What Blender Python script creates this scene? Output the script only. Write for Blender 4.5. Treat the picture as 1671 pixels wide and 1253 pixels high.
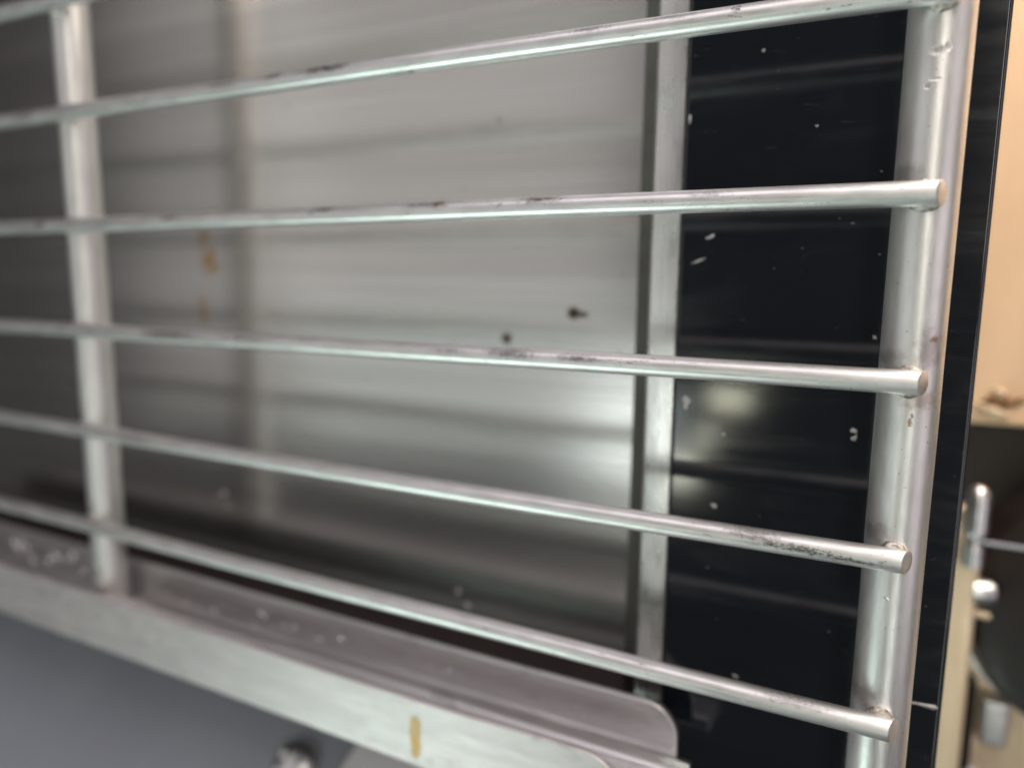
import bpy, bmesh, math, random
from mathutils import Vector, Matrix, noise

for o in list(bpy.data.objects):
    bpy.data.objects.remove(o)
sc = bpy.context.scene
COL = sc.collection
MM = 0.001
random.seed(11)


def V(x, y, z):
    """millimetres, x right along the wires, y down along the rods, z away from the viewer"""
    return Vector((x, z, -y)) * MM


# ------------------------------------------------------------------ camera
cam = bpy.data.cameras.new('camera')
cam_ob = bpy.data.objects.new('camera', cam)
COL.objects.link(cam_ob)
RIGHT = Vector((0.89259726, 0.45073838, 0.01024889))
DOWN = Vector((0.07463608, -0.12530699, -0.98930663))
FWD = Vector((-0.44463421, 0.88381733, -0.14549002))
m = Matrix((RIGHT, -DOWN, -FWD)).transposed().to_4x4()
m.translation = V(-3.5213, 10.1977, -103.685)
cam_ob.matrix_world = m
cam.sensor_width = 36.0
cam.lens = 25.80
cam.clip_start = 0.005
cam.clip_end = 20.0
cam.dof.use_dof = True
cam.dof.focus_distance = 0.0925
cam.dof.aperture_fstop = 8.6
cam.dof.aperture_blades = 0
sc.camera = cam_ob

# ------------------------------------------------------------------ surroundings light
world = bpy.data.worlds.new('World')
sc.world = world
world.use_nodes = True
bg = world.node_tree.nodes['Background']
bg.inputs[0].default_value = (1.0, 0.95, 0.93, 1)
bg.inputs[1].default_value = 0.052


def area(name, pos, target, w, h, rad, color):
    """rectangular lamp, sizes in mm, rad = radiance of its face"""
    l = bpy.data.lights.new(name, 'AREA')
    l.shape = 'RECTANGLE'
    l.size = w * MM
    l.size_y = h * MM
    l.energy = rad * math.pi * (w * MM) * (h * MM)
    l.color = color
    o = bpy.data.objects.new(name, l)
    COL.objects.link(o)
    p, t = V(*pos), V(*target)
    o.location = p
    o.rotation_euler = (t - p).to_track_quat('-Z', 'Y').to_euler()
    return o


area('window_lamp', (-350, -120, -420), (-100, 0, 20), 330, 300, 0.47, (1.0, 0.96, 0.94))
area('window_lamp', (-325, 96, -420), (-90, 60, 20), 330, 135, 0.56, (0.93, 1.0, 0.96))
area('far_window_lamp', (-530, -60, -330), (-140, 10, 20), 150, 420, 0.27, (1.0, 0.98, 0.95))
area('green_tube_lamp', (-350, 520, -190), (-70, 40, 0), 400, 330, 7.2, (0.81, 1.0, 0.90))
area('pink_ceiling_lamp', (-60, -420, -260), (-40, 20, 0), 560, 260, 1.7, (0.99, 0.90, 0.96))
area('mauve_side_lamp', (420, 40, -190), (0, 30, 0), 300, 420, 0.85, (1.0, 0.90, 0.94))
area('cream_strip_lamp', (105, -190, -420), (0, 0, 0), 76, 420, 5.2, (1.0, 0.93, 0.82))
area('white_strip_lamp', (130, 190, -420), (0, 60, 0), 76, 300, 3.0, (0.96, 1.0, 0.93))
area('board_fill', (80, -180, 28), (24, 5, 88), 160, 150, 9.5, (1.0, 0.88, 0.75))  # warm fill added to brighten the beige board
area('spot_lamp', (-96, 94, -400), (-24, 28, 11), 26, 11, 14, (1.0, 1.0, 0.78))
area('spot_lamp', (-111, 123, -400), (-27, 35, 11), 10, 10, 14, (1.0, 1.0, 0.80))
area('spot_lamp', (-128, 150, -400), (-30, 41, 11), 20, 22, 11, (1.0, 1.0, 0.80))
area('glow_lamp', (-165, 128, -400), (-40, 45, 11), 80, 70, 1.9, (0.90, 1.0, 1.0))

sc.view_settings.view_transform = 'Standard'
sc.view_settings.look = 'None'
sc.view_settings.gamma = 1.0
sc.view_settings.use_curve_mapping = False
sc.view_settings.exposure = 0.1
sc.cycles.max_bounces = 6
sc.cycles.glossy_bounces = 5
sc.cycles.sample_clamp_indirect = 4.0
sc.cycles.use_denoising = True


# ------------------------------------------------------------------ node helpers
class Mat:
    def __init__(self, name):
        self.m = bpy.data.materials.new(name)
        self.m.use_nodes = True
        self.t = self.m.node_tree
        self.n = self.t.nodes
        self.b = self.n['Principled BSDF']
        g = self.n.new('ShaderNodeNewGeometry')
        s = self.n.new('ShaderNodeVectorMath')
        s.operation = 'SCALE'
        s.inputs['Scale'].default_value = 1000.0
        self.t.links.new(g.outputs['Position'], s.inputs[0])
        self.cache = {}
        self.pos = s.outputs[0]           # position in millimetres (x, depth, up)

    def link(self, a, b):
        self.t.links.new(a, b)

    def val(self, sock, v):
        if hasattr(v, 'is_output'):
            self.link(v, sock)
        else:
            sock.default_value = v

    def scaled(self, v):
        k = self.n.new('ShaderNodeVectorMath')
        k.operation = 'MULTIPLY'
        self.link(self.pos, k.inputs[0])
        k.inputs[1].default_value = v
        return k.outputs[0]

    def noise(self, scale=(1, 1, 1), detail=3, rough=0.5, dist=0.0):
        key = (tuple(scale), detail, rough, dist)
        if key in self.cache:
            return self.cache[key]
        k = self.n.new('ShaderNodeTexNoise')
        self.link(self.scaled(scale), k.inputs['Vector'])
        k.inputs['Scale'].default_value = 1.0
        k.inputs['Detail'].default_value = detail
        k.inputs['Roughness'].default_value = rough
        k.inputs['Distortion'].default_value = dist
        self.cache[key] = k.outputs['Fac']
        return k.outputs['Fac']

    def ramp(self, f, a, b, lo=0.0, hi=1.0):
        k = self.n.new('ShaderNodeMapRange')
        k.interpolation_type = 'SMOOTHSTEP'
        self.link(f, k.inputs['Value'])
        k.inputs['From Min'].default_value = a
        k.inputs['From Max'].default_value = b
        k.inputs['To Min'].default_value = lo
        k.inputs['To Max'].default_value = hi
        return k.outputs['Result']

    def math(self, op, a, b=0.0):
        k = self.n.new('ShaderNodeMath')
        k.operation = op
        self.val(k.inputs[0], a)
        self.val(k.inputs[1], b)
        return k.outputs[0]

    def mix(self, f, a, b):
        k = self.n.new('ShaderNodeMix')
        k.data_type = 'RGBA'
        self.val(k.inputs['Factor'], f)
        for sock, v in ((k.inputs['A'], a), (k.inputs['B'], b)):
            if hasattr(v, 'is_output'):
                self.link(v, sock)
            else:
                sock.default_value = (*v, 1) if len(v) == 3 else v
        return k.outputs['Result']

    def spot(self, x, y, z, rx, ry, soft=0.5, wob=0.4, freq=0.6):
        """mask of a blotch around a point (mm)"""
        d = self.n.new('ShaderNodeVectorMath')
        d.operation = 'SUBTRACT'
        self.link(self.pos, d.inputs[0])
        d.inputs[1].default_value = (x, z, -y)
        s = self.n.new('ShaderNodeVectorMath')
        s.operation = 'MULTIPLY'
        self.link(d.outputs[0], s.inputs[0])
        s.inputs[1].default_value = (1 / rx, 1 / max(rx, ry) / 3, 1 / ry)
        l = self.n.new('ShaderNodeVectorMath')
        l.operation = 'LENGTH'
        self.link(s.outputs[0], l.inputs[0])
        nz = self.noise((freq, freq, freq), 3, 0.6)
        v = self.math('ADD', l.outputs['Value'], self.math('MULTIPLY', self.math('SUBTRACT', nz, 0.5), wob * 4))
        return self.ramp(v, 1.0 - soft, 1.0 + soft * 0.4, 1.0, 0.0)

    def bump(self, h, strength=0.2, dist=0.05):
        k = self.n.new('ShaderNodeBump')
        k.inputs['Strength'].default_value = strength
        k.inputs['Distance'].default_value = dist * MM
        self.link(h, k.inputs['Height'])
        self.link(k.outputs['Normal'], self.b.inputs['Normal'])

    def set(self, **kw):
        names = dict(color='Base Color', rough='Roughness', metal='Metallic', spec='Specular IOR Level',
                     aniso='Anisotropic', coat='Coat Weight', coat_rough='Coat Roughness', ior='IOR')
        for k, v in kw.items():
            sock = self.b.inputs[names[k]]
            if isinstance(v, tuple) and len(v) == 3:
                v = (*v, 1)
            self.val(sock, v)
        return self


def wire_material():
    M = Mat('satin_wire_metal')
    fine = M.noise((0.5, 3.5, 3.5), 4, 0.65)
    mott = M.noise((0.16, 0.5, 0.5), 4, 0.6)
    base = M.mix(M.ramp(mott, 0.35, 0.7), (0.80, 0.80, 0.795), (0.68, 0.675, 0.67))
    # dark scorch scuffs lying mostly on the upper side of the wires
    sc1 = M.ramp(M.noise((0.16, 0.9, 0.9), 5, 0.7, 0.6), 0.61, 0.68)
    sc2 = M.ramp(M.noise((0.9, 2.6, 2.6), 3, 0.7), 0.50, 0.62)
    scuff = M.math('MULTIPLY', sc1, sc2)
    base = M.mix(M.math('MULTIPLY', scuff, 0.85), base, (0.10, 0.085, 0.075))
    marks = ((-86.6, -22.6, 5.5, 0.8, 0.9), (-98, -22.7, 2.0, 0.6, 0.8), (-41.5, -22.6, 3.0, 0.5, 0.6), (-22.3, -22.3, 0.7, 0.5, 0.95),
             (-65.7, -0.55, 1.6, 0.75, 0.95), (-69, -0.5, 3.0, 0.4, 0.7), (-48.3, -0.6, 3.4, 0.6, 0.9), (-88, -0.4, 3.0, 0.5, 0.8), (-126, 0.0, 2.5, 0.6, 0.8),
             (-53, 21.6, 4.5, 0.7, 0.7), (-42, 21.7, 3.5, 0.5, 0.75), (-64, 21.8, 3, 0.4, 0.5), (-128, 22.2, 9, 0.8, 0.8), (-108, 22.0, 6, 0.5, 0.6),
             (-11.4, 44.5, 5.5, 0.5, 0.8), (-5.5, 44.9, 4.0, 0.35, 0.8), (-17, 43.6, 3.5, 0.6, 0.6), (-10, 65.8, 4.5, 0.45, 0.5), (-166, 0.4, 2.0, 0.8, 0.9), (-168, -22.3, 4, 0.8, 0.6),
             (-110, -22.4, 4, 0.5, 0.6), (-30, -22.6, 4, 0.4, 0.4), (-140, 44.2, 7, 0.6, 0.6), (-25, -0.4, 3, 0.4, 0.4))
    for (mx, my, rx, ry, st) in marks:
        k = M.spot(mx, my, -5.6, rx, ry, 0.8, 0.6, 1.7)
        k = M.math('MULTIPLY', k, M.ramp(M.noise((0.8, 4.6, 4.6), 4, 0.75), 0.33, 0.52))
        base = M.mix(M.math('MULTIPLY', k, st), base, (0.060, 0.050, 0.045))
    k = M.spot(-65.2, -0.75, -5.4, 0.6, 0.45, 0.6, 0.3, 1.5)
    base = M.mix(M.math('MULTIPLY', k, 0.8), base, (0.50, 0.28, 0.14))
    # tiny pits
    pit = M.ramp(M.noise((2.2, 4.0, 4.0), 2, 0.5), 0.70, 0.76)
    base = M.mix(M.math('MULTIPLY', pit, 0.55), base, (0.20, 0.17, 0.15))
    # long streaks of grime further along the left of the rack, where the wires are most used
    sx = M.n.new('ShaderNodeSeparateXYZ')
    M.link(M.pos, sx.inputs[0])
    far = M.ramp(sx.outputs['X'], -190, -60, 1.0, 0.0)
    gr = M.ramp(M.noise((0.10, 1.1, 1.1), 4, 0.65, 0.4), 0.42, 0.62)
    base = M.mix(M.math('MULTIPLY', M.math('MULTIPLY', far, gr), 0.45), base, (0.22, 0.20, 0.18))
    rough = M.ramp(fine, 0.3, 0.7, 0.36, 0.44)
    M.set(color=base, rough=M.math('ADD', rough, M.math('MULTIPLY', scuff, 0.3)), metal=0.85)
    M.bump(M.noise((0.9, 2, 2), 2, 0.5), 0.02, 0.02)
    return M.m


def rod_material():
    M = Mat('satin_rod_metal')
    mott = M.noise((0.35, 0.35, 0.12), 5, 0.65)
    base = M.mix(M.ramp(mott, 0.35, 0.68), (0.80, 0.80, 0.79), (0.71, 0.70, 0.69))
    # shadow and reflection of the wires painted on the rods, above each joint
    for y in (-21.5, 0.5, 22.4, 44.5, 66.6):
        for x0 in (0, -160):
            k = M.spot(x0 - 2.2, y - 2.6, -2.6, 2.0, 1.5, 0.75, 0.35, 0.9)
            base = M.mix(M.math('MULTIPLY', k, 0.55), base, (0.25, 0.22, 0.20))
    k = M.spot(1.6, 18.3, -3.2, 1.5, 3.0, 0.9, 0.5, 0.9)
    base = M.mix(M.math('MULTIPLY', k, 0.65), base, (0.36, 0.30, 0.28))
    k = M.spot(1.3, 24.6, -3.3, 2.0, 1.5, 0.8, 0.5, 1.4)
    base = M.mix(M.math('MULTIPLY', k, 0.7), base, (0.42, 0.33, 0.28))
    for (x, y, rx, ry) in ((0.3, 27.3, 0.30, 0.55), (0.5, 26.5, 0.22, 0.35), (2.2, 17.2, 0.5, 0.5)):
        k = M.spot(x, y, -3.5, rx, ry, 0.5, 0.45, 3.0)
        base = M.mix(M.math('MULTIPLY', k, 0.85), base, (0.30, 0.17, 0.10))
    # two dents near the top
    dent = None
    for (x, y, rx, ry) in ((-0.3, -15.6, 0.85, 0.5), (0.75, -15.9, 0.35, 0.45), (-0.9, -11.9, 0.45, 0.45), (-0.3, -12.5, 0.6, 0.2), (-0.5, 50.2, 0.3, 0.3)):
        k = M.spot(x, y, -3.5, rx, ry, 0.7, 0.3, 2.0)
        dent = k if dent is None else M.math('MAXIMUM', dent, k)
    base = M.mix(M.math('MULTIPLY', dent, 0.55), base, (0.36, 0.33, 0.30))
    speck = M.ramp(M.noise((1.6, 1.6, 1.3), 2, 0.6), 0.715, 0.755)
    base = M.mix(M.math('MULTIPLY', speck, 0.6), base, (0.30, 0.24, 0.21))
    fine = M.noise((3.2, 3.2, 0.5), 4, 0.65)
    M.set(color=base, rough=M.ramp(fine, 0.3, 0.7, 0.36, 0.44), metal=0.86)
    h = M.math('SUBTRACT', M.math('MULTIPLY', M.noise((3, 3, 1.2), 3, 0.6), 0.12), M.math('MULTIPLY', dent, 1.6))
    M.bump(h, 0.35, 0.25)
    return M.m


def weld_material():
    M = Mat('weld_metal')
    f = M.noise((1.2, 1.2, 1.2), 4, 0.7)
    M.set(color=M.mix(M.ramp(f, 0.4, 0.65), (0.68, 0.66, 0.63), (0.30, 0.25, 0.21)), rough=0.45, metal=0.9)
    M.bump(M.noise((1.8, 1.8, 1.8), 4, 0.7), 0.6, 0.3)
    return M.m


def plate_material():
    M = Mat('brushed_stainless')
    lines = M.noise((0.025, 0.3, 4.5), 4, 0.7)
    broad = M.noise((0.004, 0.1, 0.16), 3, 0.55)
    base = M.mix(M.ramp(broad, 0.35, 0.65), (0.68, 0.665, 0.645), (0.58, 0.565, 0.545))
    base = M.mix(M.ramp(lines, 0.35, 0.65, 0.0, 0.22), base, (0.44, 0.43, 0.42))
    # burnt dots with halo, rusty drips near the left fold, dried droplets lower down
    halo = M.math('MAXIMUM', M.spot(-55.2, 19.2, 23, 5.5, 3.6, 0.9, 0.3, 0.25), M.spot(-69.6, 21.3, 23, 6.5, 4.2, 0.9, 0.3, 0.25))
    base = M.mix(M.math('MULTIPLY', halo, 0.16), base, (0.55, 0.58, 0.62))
    dots = ((-54.6, 16.9, 1.4, 1.3, 0.97), (-52.8, 17.1, 1.2, 0.65, 0.85), (-68.5, 22.2, 1.15, 1.3, 0.95))
    for (x, y, rx, ry, s) in dots:
        k = M.spot(x, y, 23, rx, ry, 0.55, 0.12, 0.8)
        base = M.mix(M.math('MULTIPLY', k, s), base, (0.060, 0.036, 0.016))
    for (x, y, rx, ry, s) in ((-148.9, 7.1, 3.0, 3.6, 0.9), (-150.5, 1.3, 2.2, 3.4, 0.65), (-152.0, 19.2, 2.0, 3.6, 0.6)):
        k = M.spot(x, y, 23, rx, ry, 0.9, 0.75, 0.55)
        base = M.mix(M.math('MULTIPLY', k, s), base, (0.50, 0.27, 0.07))
    small = ((-45.5, 10.0, 0.35), (-82.9, -4.5, 0.4), (-78.3, -6.6, 0.35), (-45.6, 24.1, 0.7), (-70.6, -18.7, 0.6), (-48.1, -7.4, 0.3), (-122.8, -25.9, 0.4), (-102.3, 32.5, 0.4))
    for (x, y, r) in small:
        k = M.spot(x, y, 23, r, r, 0.6, 0.25, 1.2)
        base = M.mix(M.math('MULTIPLY', k, 0.5), base, (0.22, 0.19, 0.17))
    rough = M.ramp(lines, 0.3, 0.7, 0.19, 0.235)
    M.set(color=base, rough=rough, metal=1.0)
    M.bump(M.math('ADD', M.math('MULTIPLY', lines, 0.5), M.math('MULTIPLY', M.noise((0.01, 0.1, 0.08), 2, 0.5), 8.0)), 0.10, 0.10)
    return M.m


def strip_material():
    M = Mat('folded_stainless')
    f = M.noise((1.5, 1.5, 0.06), 4, 0.6)
    M.set(color=M.mix(M.ramp(f, 0.3, 0.7), (0.84, 0.835, 0.82), (0.75, 0.745, 0.73)), rough=M.ramp(M.noise((0.5, 0.5, 0.12), 4, 0.6), 0.3, 0.7, 0.24, 0.34), metal=1.0)
    M.bump(M.noise((0.4, 0.4, 0.06), 3, 0.6), 0.15, 0.12)
    return M.m


def channel_material(name, base_a, base_b, r0, r1):
    M = Mat(name)
    f = M.noise((0.05, 0.2, 0.3), 4, 0.6, 0.5)
    c = M.mix(M.ramp(f, 0.3, 0.7), base_a, base_b)
    sm = M.ramp(M.noise((0.12, 0.2, 0.2), 3, 0.6, 0.4), 0.60, 0.74)
    c = M.mix(M.math('MULTIPLY', sm, 0.35), c, (0.26, 0.25, 0.26))
    fine = M.noise((0.25, 3.0, 3.0), 4, 0.6)
    M.set(color=c, rough=M.ramp(fine, 0.3, 0.7, r0, r1), metal=0.95)
    M.bump(M.noise((0.1, 0.6, 0.6), 4, 0.6), 0.12, 0.15)
    return M.m


def black_material():
    M = Mat('gloss_black_enamel')
    sm = M.ramp(M.noise((0.05, 0.2, 0.16), 4, 0.6, 0.8), 0.45, 0.75)
    wipe = M.noise((0.03, 0.2, 0.9), 4, 0.65)
    M.set(color=M.mix(M.math('MULTIPLY', sm, 0.6), (0.0065, 0.0085, 0.0125), (0.012, 0.0145, 0.019)),
          rough=M.math('ADD', M.ramp(wipe, 0.3, 0.75, 0.095, 0.12), M.math('MULTIPLY', sm, 0.05)), metal=0.0, spec=0.75, ior=1.55)
    return M.m


def simple(name, color, rough, metal=0.0, color2=None, scale=(0.2, 0.2, 0.2), bump=0.0, bscale=None, spec=0.5, detail=4):
    M = Mat(name)
    f = M.noise(scale, detail, 0.6)
    c2 = color2 or tuple(k * 0.8 for k in color)
    M.set(color=M.mix(M.ramp(f, 0.3, 0.7), color, c2), rough=M.ramp(M.noise(tuple(k * 2.3 for k in scale), 3, 0.6), 0.3, 0.7, rough * 0.88, min(1, rough * 1.12)), metal=metal, spec=spec)
    if bump:
        M.bump(M.noise(bscale or scale, 4, 0.6), bump, 0.3)
    return M.m


MAT = dict(
    shade_dark=simple('shade_brown', (0.035, 0.024, 0.022), 0.6, 0.0, (0.055, 0.037, 0.032), (0.1, 0.1, 0.1)),  # near-black brown standing in for shade behind the flange
    recess=simple('dull_grey_steel', (0.44, 0.46, 0.43), 0.55, 0.5, (0.36, 0.38, 0.36), (0.05, 0.1, 0.2)),
    wire=wire_material(), rod=rod_material(), weld=weld_material(), plate=plate_material(), strip=strip_material(),
    flange=channel_material('dull_stainless', (0.78, 0.765, 0.775), (0.66, 0.645, 0.65), 0.30, 0.42),
    front=channel_material('dull_aluminium', (0.84, 0.78, 0.785), (0.73, 0.685, 0.69), 0.44, 0.56),
    black=black_material(),
    fleck=simple('pale_fleck', (0.62, 0.59, 0.58), 0.6, 0.0, (0.26, 0.25, 0.26), (1.1, 1.1, 1.1)),
    dust=simple('grey_dust', (0.17, 0.18, 0.19), 0.6, 0.0, (0.07, 0.075, 0.08), (1, 1, 1)),
    yellow=simple('yellow_paint', (0.84, 0.58, 0.16), 0.5, 0.0, (0.72, 0.62, 0.40), (0.5, 0.5, 0.45)),
    grey=simple('blue_grey_paint', (0.35, 0.375, 0.43), 0.42, 0.0, (0.32, 0.34, 0.395), (0.02, 0.02, 0.02), 0.15, (2, 2, 2)),
    bracket=simple('light_grey_paint', (0.82, 0.82, 0.84), 0.45, 0.0, (0.74, 0.74, 0.76), (0.1, 0.1, 0.1)),
    chrome=simple('bright_steel', (0.90, 0.89, 0.90), 0.32, 1.0, (0.66, 0.65, 0.66), (0.5, 0.5, 0.5)),
    beige=simple('beige_board', (0.84, 0.58, 0.37), 0.62, 0.0, (0.78, 0.53, 0.33), (0.10, 0.1, 0.03), 0.15, (0.9, 0.9, 0.3)),
    torn=simple('torn_pale_fibre', (0.80, 0.68, 0.52), 0.8, 0.0, (0.55, 0.38, 0.22), (0.5, 0.5, 0.8), 0.6, (1, 1, 1)),
    brown=simple('dark_brown_fibre', (0.16, 0.085, 0.035), 0.8, 0.0, (0.25, 0.14, 0.06), (0.5, 0.5, 0.5), 0.6, (1, 1, 1)),
    brass=simple('warm_brushed_metal', (0.86, 0.68, 0.49), 0.35, 0.45, (0.76, 0.58, 0.40), (0.6, 0.2, 0.06), 0.2, (2, 2, 0.2)),
    rubber=simple('black_rubber', (0.012, 0.009, 0.009), 0.55, 0.0, (0.02, 0.013, 0.011), (0.1, 0.1, 0.1), spec=0.25),
    darkgap=simple('dark_brown_recess', (0.020, 0.012, 0.010), 0.6, 0.0, (0.032, 0.018, 0.012), (0.1, 0.1, 0.05)),
)


# ------------------------------------------------------------------ object helpers
def thing(name, label, cat, base, group=None):
    o = bpy.data.objects.new(name, None)
    o.empty_display_size = 0.005
    COL.objects.link(o)
    o.location = V(*base)
    tag(o, label, cat, group)
    return o


def tag(o, label=None, cat=None, group=None, kind=None):
    if label: o['label'] = label
    if cat: o['category'] = cat
    if group: o['group'] = group
    if kind: o['kind'] = kind
    return o


def link_mesh(name, me, parent=None):
    o = bpy.data.objects.new(name, me)
    COL.objects.link(o)
    if parent:
        o.parent = parent
        o.matrix_parent_inverse = Matrix.Translation(-parent_world(parent))
    return o


def parent_world(p):
    t = Vector((0, 0, 0))
    while p:
        if p.type == 'EMPTY':
            t = t + p.location
        p = p.parent if False else None
    return t


def build(name, verts, faces, mat, parent=None, smooth=True, bevel=0.0, seg=3, origin=None):
    """verts are mm tuples (x, y down, z depth)"""
    pts = [V(*v) for v in verts]
    if origin is not None:
        og = V(*origin)
        pts = [p - og for p in pts]
    me = bpy.data.meshes.new(name)
    me.from_pydata(pts, [], faces)
    bm = bmesh.new()
    bm.from_mesh(me)
    bmesh.ops.recalc_face_normals(bm, faces=bm.faces)
    if bevel:
        es = [e for e in bm.edges if len(e.link_faces) == 2 and e.calc_face_angle(0) > math.radians(25)]
        bmesh.ops.bevel(bm, geom=es, offset=bevel * MM, segments=seg, profile=0.5, affect='EDGES', clamp_overlap=True)
    bm.to_mesh(me)
    bm.free()
    if smooth:
        for p in me.polygons:
            p.use_smooth = True
        me.set_sharp_from_angle(angle=math.radians(38))
    me.materials.append(mat)
    o = link_mesh(name, me, parent)
    if bevel:
        wn = o.modifiers.new('weighted_normal', 'WEIGHTED_NORMAL')
        wn.keep_sharp = True
        wn.weight = 100
    if origin is not None:
        o.location = V(*origin)
    return o


def box(name, x0, x1, y0, y1, z0, z1, mat, parent=None, bevel=0.0, seg=3):
    v = [(x, y, z) for x in (x0, x1) for y in (y0, y1) for z in (z0, z1)]
    f = [(0, 1, 3, 2), (4, 6, 7, 5), (0, 4, 5, 1), (2, 3, 7, 6), (0, 2, 6, 4), (1, 5, 7, 3)]
    return build(name, v, f, mat, parent, True, bevel, seg)


def prism(name, outline, z0, z1, mat, parent=None, bevel=0.0, seg=3):
    """closed outline in (x, y), given depth z0..z1"""
    n = len(outline)
    v = [(x, y, z0) for x, y in outline] + [(x, y, z1) for x, y in outline]
    f = [tuple(range(n)), tuple(range(2 * n - 1, n - 1, -1))]
    f += [(i, (i + 1) % n, n + (i + 1) % n, n + i) for i in range(n)]
    return build(name, v, f, mat, parent, True, bevel, seg)


def profile_x(name, prof, x0, x1, mat, parent=None, nx=2, wob=0.0):
    """closed outline in (y, z) swept along x"""
    n = len(prof)
    v, f = [], []
    for i in range(nx):
        x = x0 + (x1 - x0) * i / (nx - 1)
        for (y, z) in prof:
            w = wob * noise.noise(Vector((x * 0.03, y * 0.05, z * 0.05)))
            v.append((x, y + w, z + w))
    for i in range(nx - 1):
        for j in range(n):
            f.append((i * n + j, i * n + (j + 1) % n, (i + 1) * n + (j + 1) % n, (i + 1) * n + j))
    f.append(tuple(range(n)))
    f.append(tuple(range(nx * n - 1, (nx - 1) * n - 1, -1)))
    return build(name, v, f, mat, parent, True)


def arc(cx, cy, r, a0, a1, n):
    return [(cx + r * math.cos(math.radians(a0 + (a1 - a0) * i / n)), cy + r * math.sin(math.radians(a0 + (a1 - a0) * i / n))) for i in range(n + 1)]


def sheet(path, t):
    """thicken an open polyline (list of 2-D points) into a closed outline of thickness t"""
    nrm = []
    for i, p in enumerate(path):
        a = path[max(i - 1, 0)]
        b = path[min(i + 1, len(path) - 1)]
        dx, dy = b[0] - a[0], b[1] - a[1]
        l = math.hypot(dx, dy)
        nrm.append((-dy / l, dx / l))
    other = [(p[0] + n[0] * t, p[1] + n[1] * t) for p, n in zip(path, nrm)]
    return path + other[::-1]


# ------------------------------------------------------------------ back panel (large structure)
panel = thing('back_panel', 'brushed stainless steel back panel with brown spots behind the wires', 'panel', (-95, 128, 20))
# main sheet, with a dark slot between it and the edge strip
def upright_sheet(name, path, t, y0, y1, mat):
    out = sheet(path, t)
    k = len(out)
    v = [(x, y0, z) for x, z in out] + [(x, y1, z) for x, z in out]
    f = [tuple(range(k)), tuple(range(2 * k - 1, k - 1, -1))] + [(i, (i + 1) % k, k + (i + 1) % k, k + i) for i in range(k)]
    return build(name, v, f, mat, panel, True)


upright_sheet('sheet', [(-42.7, 23.0), (-300.0, 23.0)], -1.2, -170, 89.5, MAT['plate'])
upright_sheet('slot_backing', [(-34.0, 34.0), (-62.0, 34.0)], -1.2, -170, 89.5, MAT['recess'])
# folded edge strip standing proud of the sheet on its right
path = [(-38.9, 20.6), (-38.9, 13.6)] + arc(-36.9, 13.8, 2.0, 180, 270, 6)[1:] + [(-32.75, 11.8)]
path = [(-37.5, 32.5), (-37.5, 12.6)] + arc(-36.7, 12.6, 0.8, 180, 270, 5)[1:] + [(-32.75, 11.8)]
out = sheet(path, 1.0)
nx = len(out)
v = [(x, -135, z) for x, z in out] + [(x, 128, z) for x, z in out]
f = [tuple(range(nx)), tuple(range(2 * nx - 1, nx - 1, -1))] + [(i, (i + 1) % nx, nx + (i + 1) % nx, nx + i) for i in range(nx)]
build('edge_strip', v, f, MAT['strip'], panel, True)

# ------------------------------------------------------------------ black panel
black = thing('black_panel', 'glossy black panel with pale chips behind the right upright rod', 'panel', (-12, 128, 11))
box('panel_face', -32.45, 8.15, -135, 128, 11.0, 15.5, MAT['black'], black, 0.55, 4)


def chip_mesh(name, rx, ry, h, seed, n=9):
    r = random.Random(seed)
    ph = [r.uniform(0.45, 1.2) for _ in range(n)]
    v = [(0, 0, -h)]
    for k, (s, hh) in enumerate(((0.62, 0.8), (1.0, -0.02))):
        for i in range(n):
            a = 2 * math.pi * i / n
            v.append((rx * s * ph[i] * math.cos(a), ry * s * ph[i] * math.sin(a), -h * hh))
    f = [(0, 1 + i, 1 + (i + 1) % n) for i in range(n)]
    f += [(1 + i, 1 + n + i, 1 + n + (i + 1) % n, 1 + (i + 1) % n) for i in range(n)]
    return v, f


flecks = [  # x, y, rx, ry, tilt
    (-30.4, 29.3, 0.85, 0.8, 0.2), (-30.35, 30.3, 0.6, 0.55, 0.6), (-6.1, 31.75, 0.5, 0.62, 0.1), (-5.95, 32.75, 0.6, 0.68, 0.4),
    (-31.7, -13.2, 0.33, 1.0, 0.0), (-27.8, 4.0, 0.85, 0.32, -0.35), (-29.6, 7.7, 1.6, 0.22, -0.42), (-25.2, 45.8, 0.85, 0.55, 0.35),
    (-4.4, 18.2, 0.42, 0.42, 0.0), (-13.8, -11.0, 0.35, 0.25, -0.4), (-20.4, 73.5, 0.6, 0.38, 0.3), (-21.6, -22.0, 0.35, 0.32, 0.0),
    (-13.6, -1.5, 0.3, 0.5, 0.5), (-24.3, 34.2, 0.5, 0.2, 0.1)]
for i, (x, y, rx, ry, a) in enumerate(flecks):
    vv, ff = chip_mesh('fleck', rx * 0.85, ry * 0.85, 0.08, i)
    ca, sa = math.cos(a), math.sin(a)
    vv = [(p[0] * ca - p[1] * sa, p[0] * sa + p[1] * ca, p[2]) for p in vv]
    o = build('paint_fleck', vv, ff, MAT['fleck'], None, True)
    o.parent = black
    o.location = V(x, y, 11.0) - black.location
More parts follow.
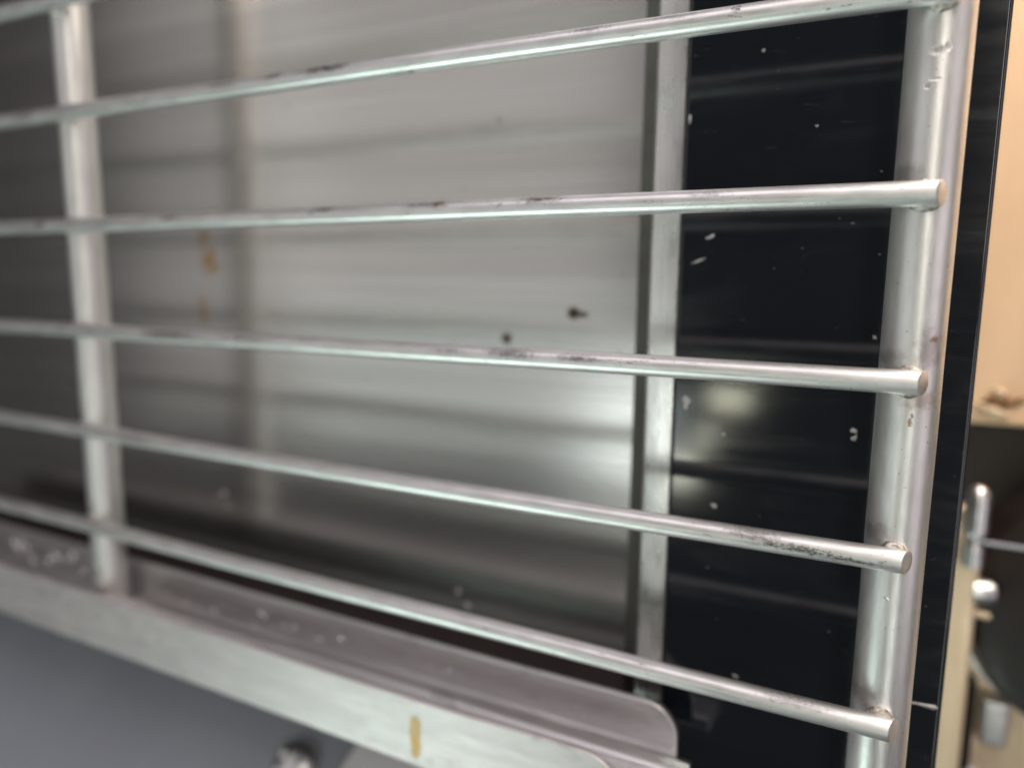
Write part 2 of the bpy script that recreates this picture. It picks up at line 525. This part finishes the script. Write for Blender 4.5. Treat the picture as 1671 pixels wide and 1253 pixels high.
# fine dust and nicks, too many to count
dv, df = [], []
rd = random.Random(5)
for i in range(110):
    x = rd.uniform(-31.5, 7.4)
    y = rd.uniform(-30, 95)
    big = rd.random() ** 3
    rx = 0.07 + 0.20 * big
    ry = rx * rd.uniform(0.4, 1.0)
    zf = 11.0
    vv, ff = chip_mesh('d', rx * 1.25, ry * 0.8, 0.03, i + 100, 5)
    a = rd.uniform(-0.6, 0.6)
    ca, sa = math.cos(a), math.sin(a)
    b = len(dv)
    dv += [(x + p[0] * ca - p[1] * sa, y + p[0] * sa + p[1] * ca, zf + p[2]) for p in vv]
    df += [tuple(b + k for k in q) for q in ff]
for i in range(26):      # hair scratches
    x = rd.uniform(-31, 7)
    y = rd.uniform(-28, 69)
    L = rd.uniform(0.5, 2.4)
    a = rd.uniform(-0.5, 0.9)
    w = 0.018
    ux, uy = math.cos(a), math.sin(a)
    if x + L * ux > 7.5:
        continue
    b = len(dv)
    dv += [(x, y, 10.985), (x + L * ux, y + L * uy, 10.985), (x + L * ux - w * uy, y + L * uy + w * ux, 10.985), (x - w * uy, y + w * ux, 10.985)]
    df.append((b, b + 1, b + 2, b + 3))
o = build('dust', dv, df, MAT['dust'], black, False)
tag(o, kind='stuff')
# pale sliver showing at the joint of the two lengths
build('joint_sliver', [(3.0, 70.85, 10.99), (7.3, 70.45, 10.99), (7.75, 70.8, 10.99), (7.2, 71.25, 10.99), (5.6, 71.02, 10.99), (3.0, 71.0, 10.99),
                       (4.4, 70.88, 10.8), (6.9, 70.72, 10.75), (7.0, 71.0, 10.86)],
      [(0, 1, 7, 6), (1, 2, 7), (2, 8, 7), (2, 3, 8), (3, 4, 8), (4, 6, 7, 8), (4, 5, 0, 6)], MAT['fleck'], black, False)

# pale dried droplets on the back panel
for i, (x, y, r) in enumerate(((-79.4, 76.1, 1.0), (-77.2, 79.0, 0.95), (-147.9, 64.9, 0.8), (-150.2, 66.8, 0.6), (-146.6, 67.9, 0.7))):
    vv, ff = chip_mesh('p', r, r, 0.35 * r, 700 + i, 10)
    o = build('dried_droplet', vv, ff, MAT['fleck'], None, True)
    o.parent = panel
    o.location = V(x, y, 23.0) - panel.location

# ------------------------------------------------------------------ steel channel under the rack
chan = thing('steel_channel', 'bent steel channel with a yellow paint mark below the lowest wire', 'channel', (-120, 95, 0))
# back flange with a large rounded corner at its right end
top = [(-262, 78.0), (-150, 78.15), (-95, 78.5), (-60, 78.5), (-34.5, 78.2)] + arc(-33.2, 83.4, 5.2, -80, 0, 8) + [(-27.9, 86.6), (-262, 86.6)]
prism('flange', top, 5.0, 6.1, MAT['flange'], chan, 0.28, 3)
# dark sheet added behind the flange, shade painted in for its reflection
prism('flange_shade', [(x, y + 0.25) for (x, y) in top[:-2]] + [(-28.2, 86.4), (-262, 86.4)], 6.3, 6.7, MAT['shade_dark'], chan)
# unseen web added between flange and back panel to block light, coloured as shade
box('shade_web', -290, -33.5, 89.7, 90.7, 7.0, 41.0, MAT['shade_dark'], chan, 0.2)
# floor of the channel with the bend up to the flange
path = [(89.4, -5.6)] + [(89.4, 1.6)] + [(p[1], p[0]) for p in arc(1.9, 86.3, 3.1, 90, 5, 7)][0:]
pr = [(89.4, -5.6), (89.4, 1.6)] + [(86.4 + 3.0 * math.cos(math.radians(a)), 1.9 + 3.0 * math.sin(math.radians(a))) for a in range(0, 91, 12)]
pr[-1] = (86.4, 4.95)
profile_x('channel_floor', sheet(pr, 1.1), -262, -25.6, MAT['flange'], chan, 30, 0.05)
# front sheet lapped over the channel, rounded at its right end
fo = [(-262, 81.3), (-150, 81.6), (-86, 82.2), (-60, 82.1), (-42, 81.6)] + arc(-40.0, 89.8, 8.2, -76, 0, 8) + [(-31.8, 94.6), (-262, 93.6)]
prism('front_sheet', fo, -6.9, -5.8, MAT['front'], chan, 0.3, 3)
# rounded weld bead running along the inside of the front sheet next to the left rod
bead = []
vv, ff = [], []
N, K = 40, 10
for i in range(N):
    t = i / (N - 1)
    x = -154.5 + 46 * t
    r = 1.7 * (1 - t) ** 0.6 + 0.25 + 0.12 * math.sin(i * 1.3)
    for j in range(K):
        a = 2 * math.pi * j / K
        vv.append((x, 82.9 + 0.2 * t + r * 0.75 * math.sin(a), -4.6 + r * 0.7 * math.cos(a)))
for i in range(N - 1):
    for j in range(K):
        ff.append((i * K + j, i * K + (j + 1) % K, (i + 1) * K + (j + 1) % K, (i + 1) * K + j))
ff += [tuple(range(K)), tuple(range((N - 1) * K, N * K))]
build('weld_bead', vv, ff, MAT['front'], chan, True)
# short run of yellow paint on the front sheet
vv, ff = [], []
NY = 14
for i in range(NY):
    t = i / (NY - 1)
    y = 85.4 + 7.6 * t
    w = 1.1 - 0.35 * max(0, t - 0.35) + 0.12 * math.sin(i * 1.7) + 0.08 * math.sin(i * 3.1)
    if i == 0: w = 0.6
    if i == NY - 1: w = 0.35
    cx = -70.2 + 0.12 * math.sin(i * 0.9)
    for k in (-1, -0.5, 0, 0.5, 1):
        vv.append((cx + w * k, y, -6.93 - 0.10 * (1 - k * k)))
for i in range(NY - 1):
    for j in range(4):
        ff.append((i * 5 + j, i * 5 + j + 1, (i + 1) * 5 + j + 1, (i + 1) * 5 + j))
build('paint_mark', vv, ff, MAT['yellow'], chan, True)
# beads of spatter on the flange
sv, sf = [], []
rs = random.Random(21)


def droplet(x, y, z, r, seed):
    r *= 1.05
    vv, ff = chip_mesh('s', r, r * rs.uniform(0.8, 1.3), r * 0.7, seed, 8)
    b = len(sv)
    sv.extend((x + p[0], y + p[1], z + p[2]) for p in vv)
    sf.extend(tuple(b + k for k in q) for q in ff)


for i in range(26):
    droplet(-209 + rs.uniform(0, 40), 83.0 + rs.gauss(0, 0.7), 5.0, rs.uniform(0.35, 1.25), 300 + i)
for i in range(24):
    droplet(-152 + 58 * rs.random(), 84.0 + rs.gauss(0, 0.9), 5.0, rs.uniform(0.2, 0.75), 400 + i)
for i in range(40):
    droplet(-80 + 45 * rs.random() ** 1.3, 83.2 + rs.gauss(0, 0.9), 5.0, rs.uniform(0.08, 0.28), 500 + i)
droplet(-71, 82.9, 5.0, 0.65, 600)
o = build('weld_spatter', sv, sf, MAT['chrome'], chan, True)
tag(o, kind='stuff')

# ------------------------------------------------------------------ lower grey panel, bracket and screw
pl = [(118 - 0.75 * (z - 30), z) for z in (34, -90)]
low = build('lower_panel', [(x, y + dy, z + dz) for x in (-420, -24) for (y, z) in pl for (dy, dz) in ((0, 0), (2.4, 1.8))],
            [(0, 1, 3, 2), (4, 6, 7, 5), (0, 4, 5, 1), (2, 3, 7, 6), (0, 2, 6, 4), (1, 5, 7, 3)], MAT['grey'], None, True, 0.6)
tag(low, 'smooth blue-grey painted panel in shade beneath the steel channel', 'panel')
brk = build('grey_bracket', [(x, 118 - 0.75 * (z - 30) - 0.8 * t, z - 0.6 * t) for (x, z) in ((-103, 32), (-40, 32), (-40, -40), (-118, -40)) for t in (0.0, 7.0)],
            [(0, 2, 4, 6), (1, 7, 5, 3), (0, 1, 3, 2), (2, 3, 5, 4), (4, 5, 7, 6), (6, 7, 1, 0)], MAT['bracket'], None, True, 0.6)
tag(brk, 'small light grey bracket with slanted edge at the bottom beside the screw', 'bracket')


def screw(name, label, x, y, z, r, h, tilt):
    root = thing(name, label, 'screw', (x, y, z))
    vv, ff = [(0, 0, -h)], []
    n, rings = 24, 7
    for k in range(1, rings + 1):
        a = (math.pi / 2) * k / rings
        for i in range(n):
            t = 2 * math.pi * i / n
            vv.append((r * math.sin(a) * math.cos(t), r * math.sin(a) * math.sin(t), -h * math.cos(a) ** 0.8))
    for i in range(n):
        ff.append((0, 1 + i, 1 + (i + 1) % n))
        for k in range(rings - 1):
            a, b = 1 + k * n, 1 + (k + 1) * n
            ff.append((a + i, b + i, b + (i + 1) % n, a + (i + 1) % n))
    hd = build('screw_head', vv, ff, MAT['chrome'], None, True)
    hd.parent = root
    # raised walls of a cross recess
    for q in range(4):
        t = math.pi / 4 + q * math.pi / 2
        cx, cy = 0.42 * r * math.cos(t), 0.42 * r * math.sin(t)
        s = 0.17 * r
        o = build('recess_lip', [(cx - s, cy - s, -h * 0.86), (cx + s, cy - s, -h * 0.86), (cx + s, cy + s, -h * 0.86), (cx - s, cy + s, -h * 0.86),
                                 (cx - s * 0.6, cy - s * 0.6, -h * 1.16), (cx + s * 0.6, cy - s * 0.6, -h * 1.16), (cx + s * 0.6, cy + s * 0.6, -h * 1.16), (cx - s * 0.6, cy + s * 0.6, -h * 1.16)],
                  [(4, 5, 6, 7), (0, 1, 5, 4), (1, 2, 6, 5), (2, 3, 7, 6), (3, 0, 4, 7)], MAT['chrome'], None, True)
        o.parent = root
    root.rotation_euler = tilt
    return root


screw('screw', 'bright dome-headed screw on the blue-grey panel below the channel', -121.6, 128.0, 17.8, 6.6, 4.4, (math.radians(-40), 0, 0))

# ------------------------------------------------------------------ far right background
tear = thing('beige_board', 'beige wooden board with a torn brown patch beyond the black panel', 'board', (20.2, 38.6, 88))
box('board_face', 3.4, 190, -190, 41.9, 88, 97, MAT['beige'], tear, 1.1)
vv, ff = chip_mesh('t', 4.5, 1.9, 1.2, 77, 14)
o = build('brown_edge', [(p[0], p[1] * (1.0 if p[0] < 2 else 1.3), p[2]) for p in vv], ff, MAT['brown'], None, True)
o.parent = tear
o.location = V(0.8, -2.0, 0.0)
vv, ff = chip_mesh('t', 4.1, 1.4, 1.9, 78, 14)
o = build('white_fibre', [(p[0], p[1] + 0.25 * p[0], p[2]) for p in vv], ff, MAT['torn'], None, True)
o.parent = tear
o.location = V(-0.9, -0.1, -0.4)
vv, ff = chip_mesh('t', 1.9, 1.5, 1.2, 79, 12)
o = build('white_fibre', vv, ff, MAT['torn'], None, True)
o.parent = tear
o.location = V(0.5, -3.8, -0.2)

rec = box('dark_recess', 3.4, 190, 40.5, 102, 100, 107, MAT['darkgap'], None, 0.5)
tag(rec, 'dark brown recess below the beige board edge', 'recess')
plate2 = box('mounting_plate', 3.4, 190, 94.7, 215, 90.5, 95.5, MAT['brass'], None, 0.6)
tag(plate2, 'warm brushed metal plate at the lower right corner', 'plate')


def ring(cx, cy, cz, prof, n, close=False):
    vv, ff = [], []
    for (r, z) in prof:
        for i in range(n):
            t = 2 * math.pi * i / n
            vv.append((cx + max(r, 0.01) * math.cos(t), cy + max(r, 0.01) * math.sin(t), cz + z))
    m_ = len(prof)
    for k in range(m_ if close else m_ - 1):
        k2 = (k + 1) % m_
        for i in range(n):
            ff.append((k * n + i, k * n + (i + 1) % n, k2 * n + (i + 1) % n, k2 * n + i))
    return vv, ff


disc = thing('round_black_cover', 'large round black cover with a thin bright rim at right edge', 'cover', (46.4, 79.8, 88))
R0 = 30.3
vv, ff = ring(46.4, 79.8, 88, [(0, -12), (R0 * 0.80, -11.6), (R0 * 0.93, -9.6), (R0 * 0.985, -6.0), (R0, -2.4), (R0, 2.4)], 64)
build('cover_body', vv, ff, MAT['rubber'], disc, True)
vv, ff = [], []
prof = [(R0 + 0.05, -1.2), (R0 + 0.9, -1.2), (R0 + 0.9, 2.3), (R0 + 0.05, 2.3)]
NA = 30
for i in range(NA):
    t = math.radians(20 + 135 * i / (NA - 1))
    for (r, z) in prof:
        vv.append((46.4 + r * math.cos(t), 79.8 + r * math.sin(t), 88 + z))
for i in range(NA - 1):
    for k in range(4):
        ff.append((i * 4 + k, i * 4 + (k + 1) % 4, (i + 1) * 4 + (k + 1) % 4, (i + 1) * 4 + k))
ff += [(0, 1, 2, 3), tuple(range(NA * 4 - 4, NA * 4))]
build('rim', vv, ff, MAT['chrome'], disc, True)

bar = box('metal_bar', 12.1, 19.1, 58.0, 172, 75.5, 79.3, MAT['brass'], None, 0.9)
tag(bar, 'narrow upright warm metal bar just right of the black panel', 'bar')


def lathe(name, c, axis, prof, mat, parent=None, n=24):
    """prof: (radius, distance along axis); axis 'x' or 'y' or 'z' in mm frame"""
    vv, ff = [], []
    for (r, d) in prof:
        for i in range(n):
            t = 2 * math.pi * i / n
            a, b = max(r, 0.01) * math.cos(t), max(r, 0.01) * math.sin(t)
            p = dict(x=(d, a, b), y=(a, d, b), z=(a, b, d))[axis]
            vv.append((c[0] + p[0], c[1] + p[1], c[2] + p[2]))
    for k in range(len(prof) - 1):
        for i in range(n):
            ff.append((k * n + i, k * n + (i + 1) % n, (k + 1) * n + (i + 1) % n, (k + 1) * n + i))
    return build(name, vv, ff, mat, parent, True)


pin = thing('rounded_pin', 'pale round-ended metal pin standing above the metal bar', 'pin', (17.1, 62, 72.9))
lathe('pin_body', (17.1, 52.3, 72.9), 'y', [(0, 0), (1.1, 0.3), (2.0, 1.2), (2.3, 2.7), (2.3, 10.2), (1.5, 10.7), (1.5, 13.1), (2.1, 13.3), (2.1, 17.5)], MAT['chrome'], pin)
nut = thing('bolt', 'shiny round bolt head projecting from the metal bar', 'bolt', (19.1, 77, 77.4))
lathe('bolt_head', (18.3, 76.8, 77.4), 'x', [(0.01, 0), (2.75, 0.0), (2.75, 3.1), (2.4, 4.0), (1.25, 4.5), (0, 4.6)], MAT['chrome'], nut)
lathe('washer', (18.3, 81.9, 77.4), 'x', [(0.01, 0), (0.95, 0), (0.95, 3.7), (0.5, 4.1), (0, 4.1)], MAT['brass'], nut)
rodl = lathe('thin_rod', (17.5, 64.2, 72.0), 'x', [(0.01, 0), (0.42, 0.1), (0.42, 60), (0.01, 60.1)], MAT['grey'])
tag(rodl, 'thin grey metal rod crossing in front of the round black cover', 'rod')
blk = box('grey_block', 23.6, 29.3, 106.0, 117.2, 86.7, 90.0, MAT['flange'], None, 1.0)
tag(blk, 'small dull grey metal block on the brushed plate', 'block')
cap = thing('cap_nut', 'small bright cap nut at the very bottom beside the metal bar', 'nut', (22.3, 127, 85.5))
lathe('nut_body', (22.3, 121.7, 85.5), 'y', [(0, 0), (1.6, 0.25), (2.2, 1.2), (2.2, 6)], MAT['chrome'], cap)
slit = box('dark_slit', 19.3, 22.1, 101.6, 172, 83.6, 89.2, MAT['rubber'], None, 0.5)  # solid strip put in for the dark slit beside the bar
tag(slit, 'thin dark upright slit between metal bar and brushed plate', 'gap')

# ------------------------------------------------------------------ the wire rack
rack = thing('wire_rack', 'satin metal wire rack of thin wires welded across two thick upright rods', 'rack', (-80, 84, 0))
RR, RW = 3.6, 1.5


def rod(x, y0, y1):
    n, k = 40, 60
    vv, ff = [], []
    for i in range(k + 1):
        y = y0 + (y1 - y0) * i / k
        wob = 0.05 * noise.noise(Vector((x * 0.1, y * 0.05, 0)))
        for j in range(n):
            a = 2 * math.pi * j / n
            vv.append((x + wob + RR * math.cos(a), y, RR * math.sin(a)))
    for i in range(k):
        for j in range(n):
            ff.append((i * n + j, i * n + (j + 1) % n, (i + 1) * n + (j + 1) % n, (i + 1) * n + j))
    ff += [tuple(range(n)), tuple(range(k * n, (k + 1) * n))]
    return build('upright_rod', vv, ff, MAT['rod'], rack, True)


rod(-160.0, -120, 88.0)
rod(0.0, -120, 118)

WIRES = [(-43.6, -42.6, 2.2), (-21.9, -21.7, 2.0), (0.62, 0.35, 1.95), (22.70, 22.3, 1.85), (44.6, 44.45, 1.9), (66.4, 66.7, 2.1)]
for wi, (yl, yr, xe) in enumerate(WIRES):
    n, k = 24, 70
    vv, ff = [], []
    zc = -(RR + RW) + 0.12
    for i in range(k + 1):
        x = -262 + (xe + 262) * i / k
        t = (x + 160) / 160
        y = yl + (yr - yl) * t + 0.16 * noise.noise(Vector((x * 0.022, wi * 7.3, 0.5)))
        if wi in (4, 5):
            y += 0.35 * math.sin(math.pi * min(max(t, 0), 1)) * 0.8
        zz = zc + 0.08 * noise.noise(Vector((x * 0.02, wi * 5.1, 9.5)))
        for j in range(n):
            a = 2 * math.pi * j / n
            xx = x
            if i == k:      # sheared end, slanting back from the front
                xx = x - 0.9 - 0.62 * (-math.sin(a)) + 0.9 - 0.62
            vv.append((xx, y + RW * math.cos(a), zz + RW * math.sin(a)))
    for i in range(k):
        for j in range(n):
            ff.append((i * n + j, i * n + (j + 1) % n, (i + 1) * n + (j + 1) % n, (i + 1) * n + j))
    ff += [tuple(range(n))]
    # chamfered end face
    base = k * n
    c = len(vv)
    for j in range(n):
        p = vv[base + j]
        a = 2 * math.pi * j / n
        vv.append((p[0] + 0.13 + 0.62 * 0.12 * (-math.sin(a)) * -1 * -1, p[1] - RW * 0.12 * math.cos(a), p[2] - RW * 0.12 * math.sin(a)))
    for j in range(n):
        ff.append((base + j, base + (j + 1) % n, c + (j + 1) % n, c + j))
    ff.append(tuple(range(c, c + n)))
    build('cross_wire', vv, ff, MAT['wire'], rack, True)

# welds where each wire meets each rod
for wi, (yl, yr, xe) in enumerate(WIRES):
    for (x, y) in ((-160, yl), (0, yr)):
        bm = bmesh.new()
        bmesh.ops.create_icosphere(bm, subdivisions=3, radius=1.0)
        r = random.Random(wi * 13 + int(x))
        for vtx in bm.verts:
            p = vtx.co
            k = 1 + 0.13 * noise.noise(p * 2.3 + Vector((wi * 3.1, x, 0)))
            vtx.co = Vector((p.x * 1.9 * k, p.y * 0.72 * k, p.z * 2.0 * k)) * MM
        me = bpy.data.meshes.new('weld')
        bm.to_mesh(me)
        bm.free()
        for p in me.polygons:
            p.use_smooth = True
        me.materials.append(MAT['weld'])
        o = bpy.data.objects.new('weld', me)
        COL.objects.link(o)
        o.parent = rack
        o.location = V(x - 0.2, y + 0.1, -RR + 0.02) - rack.location
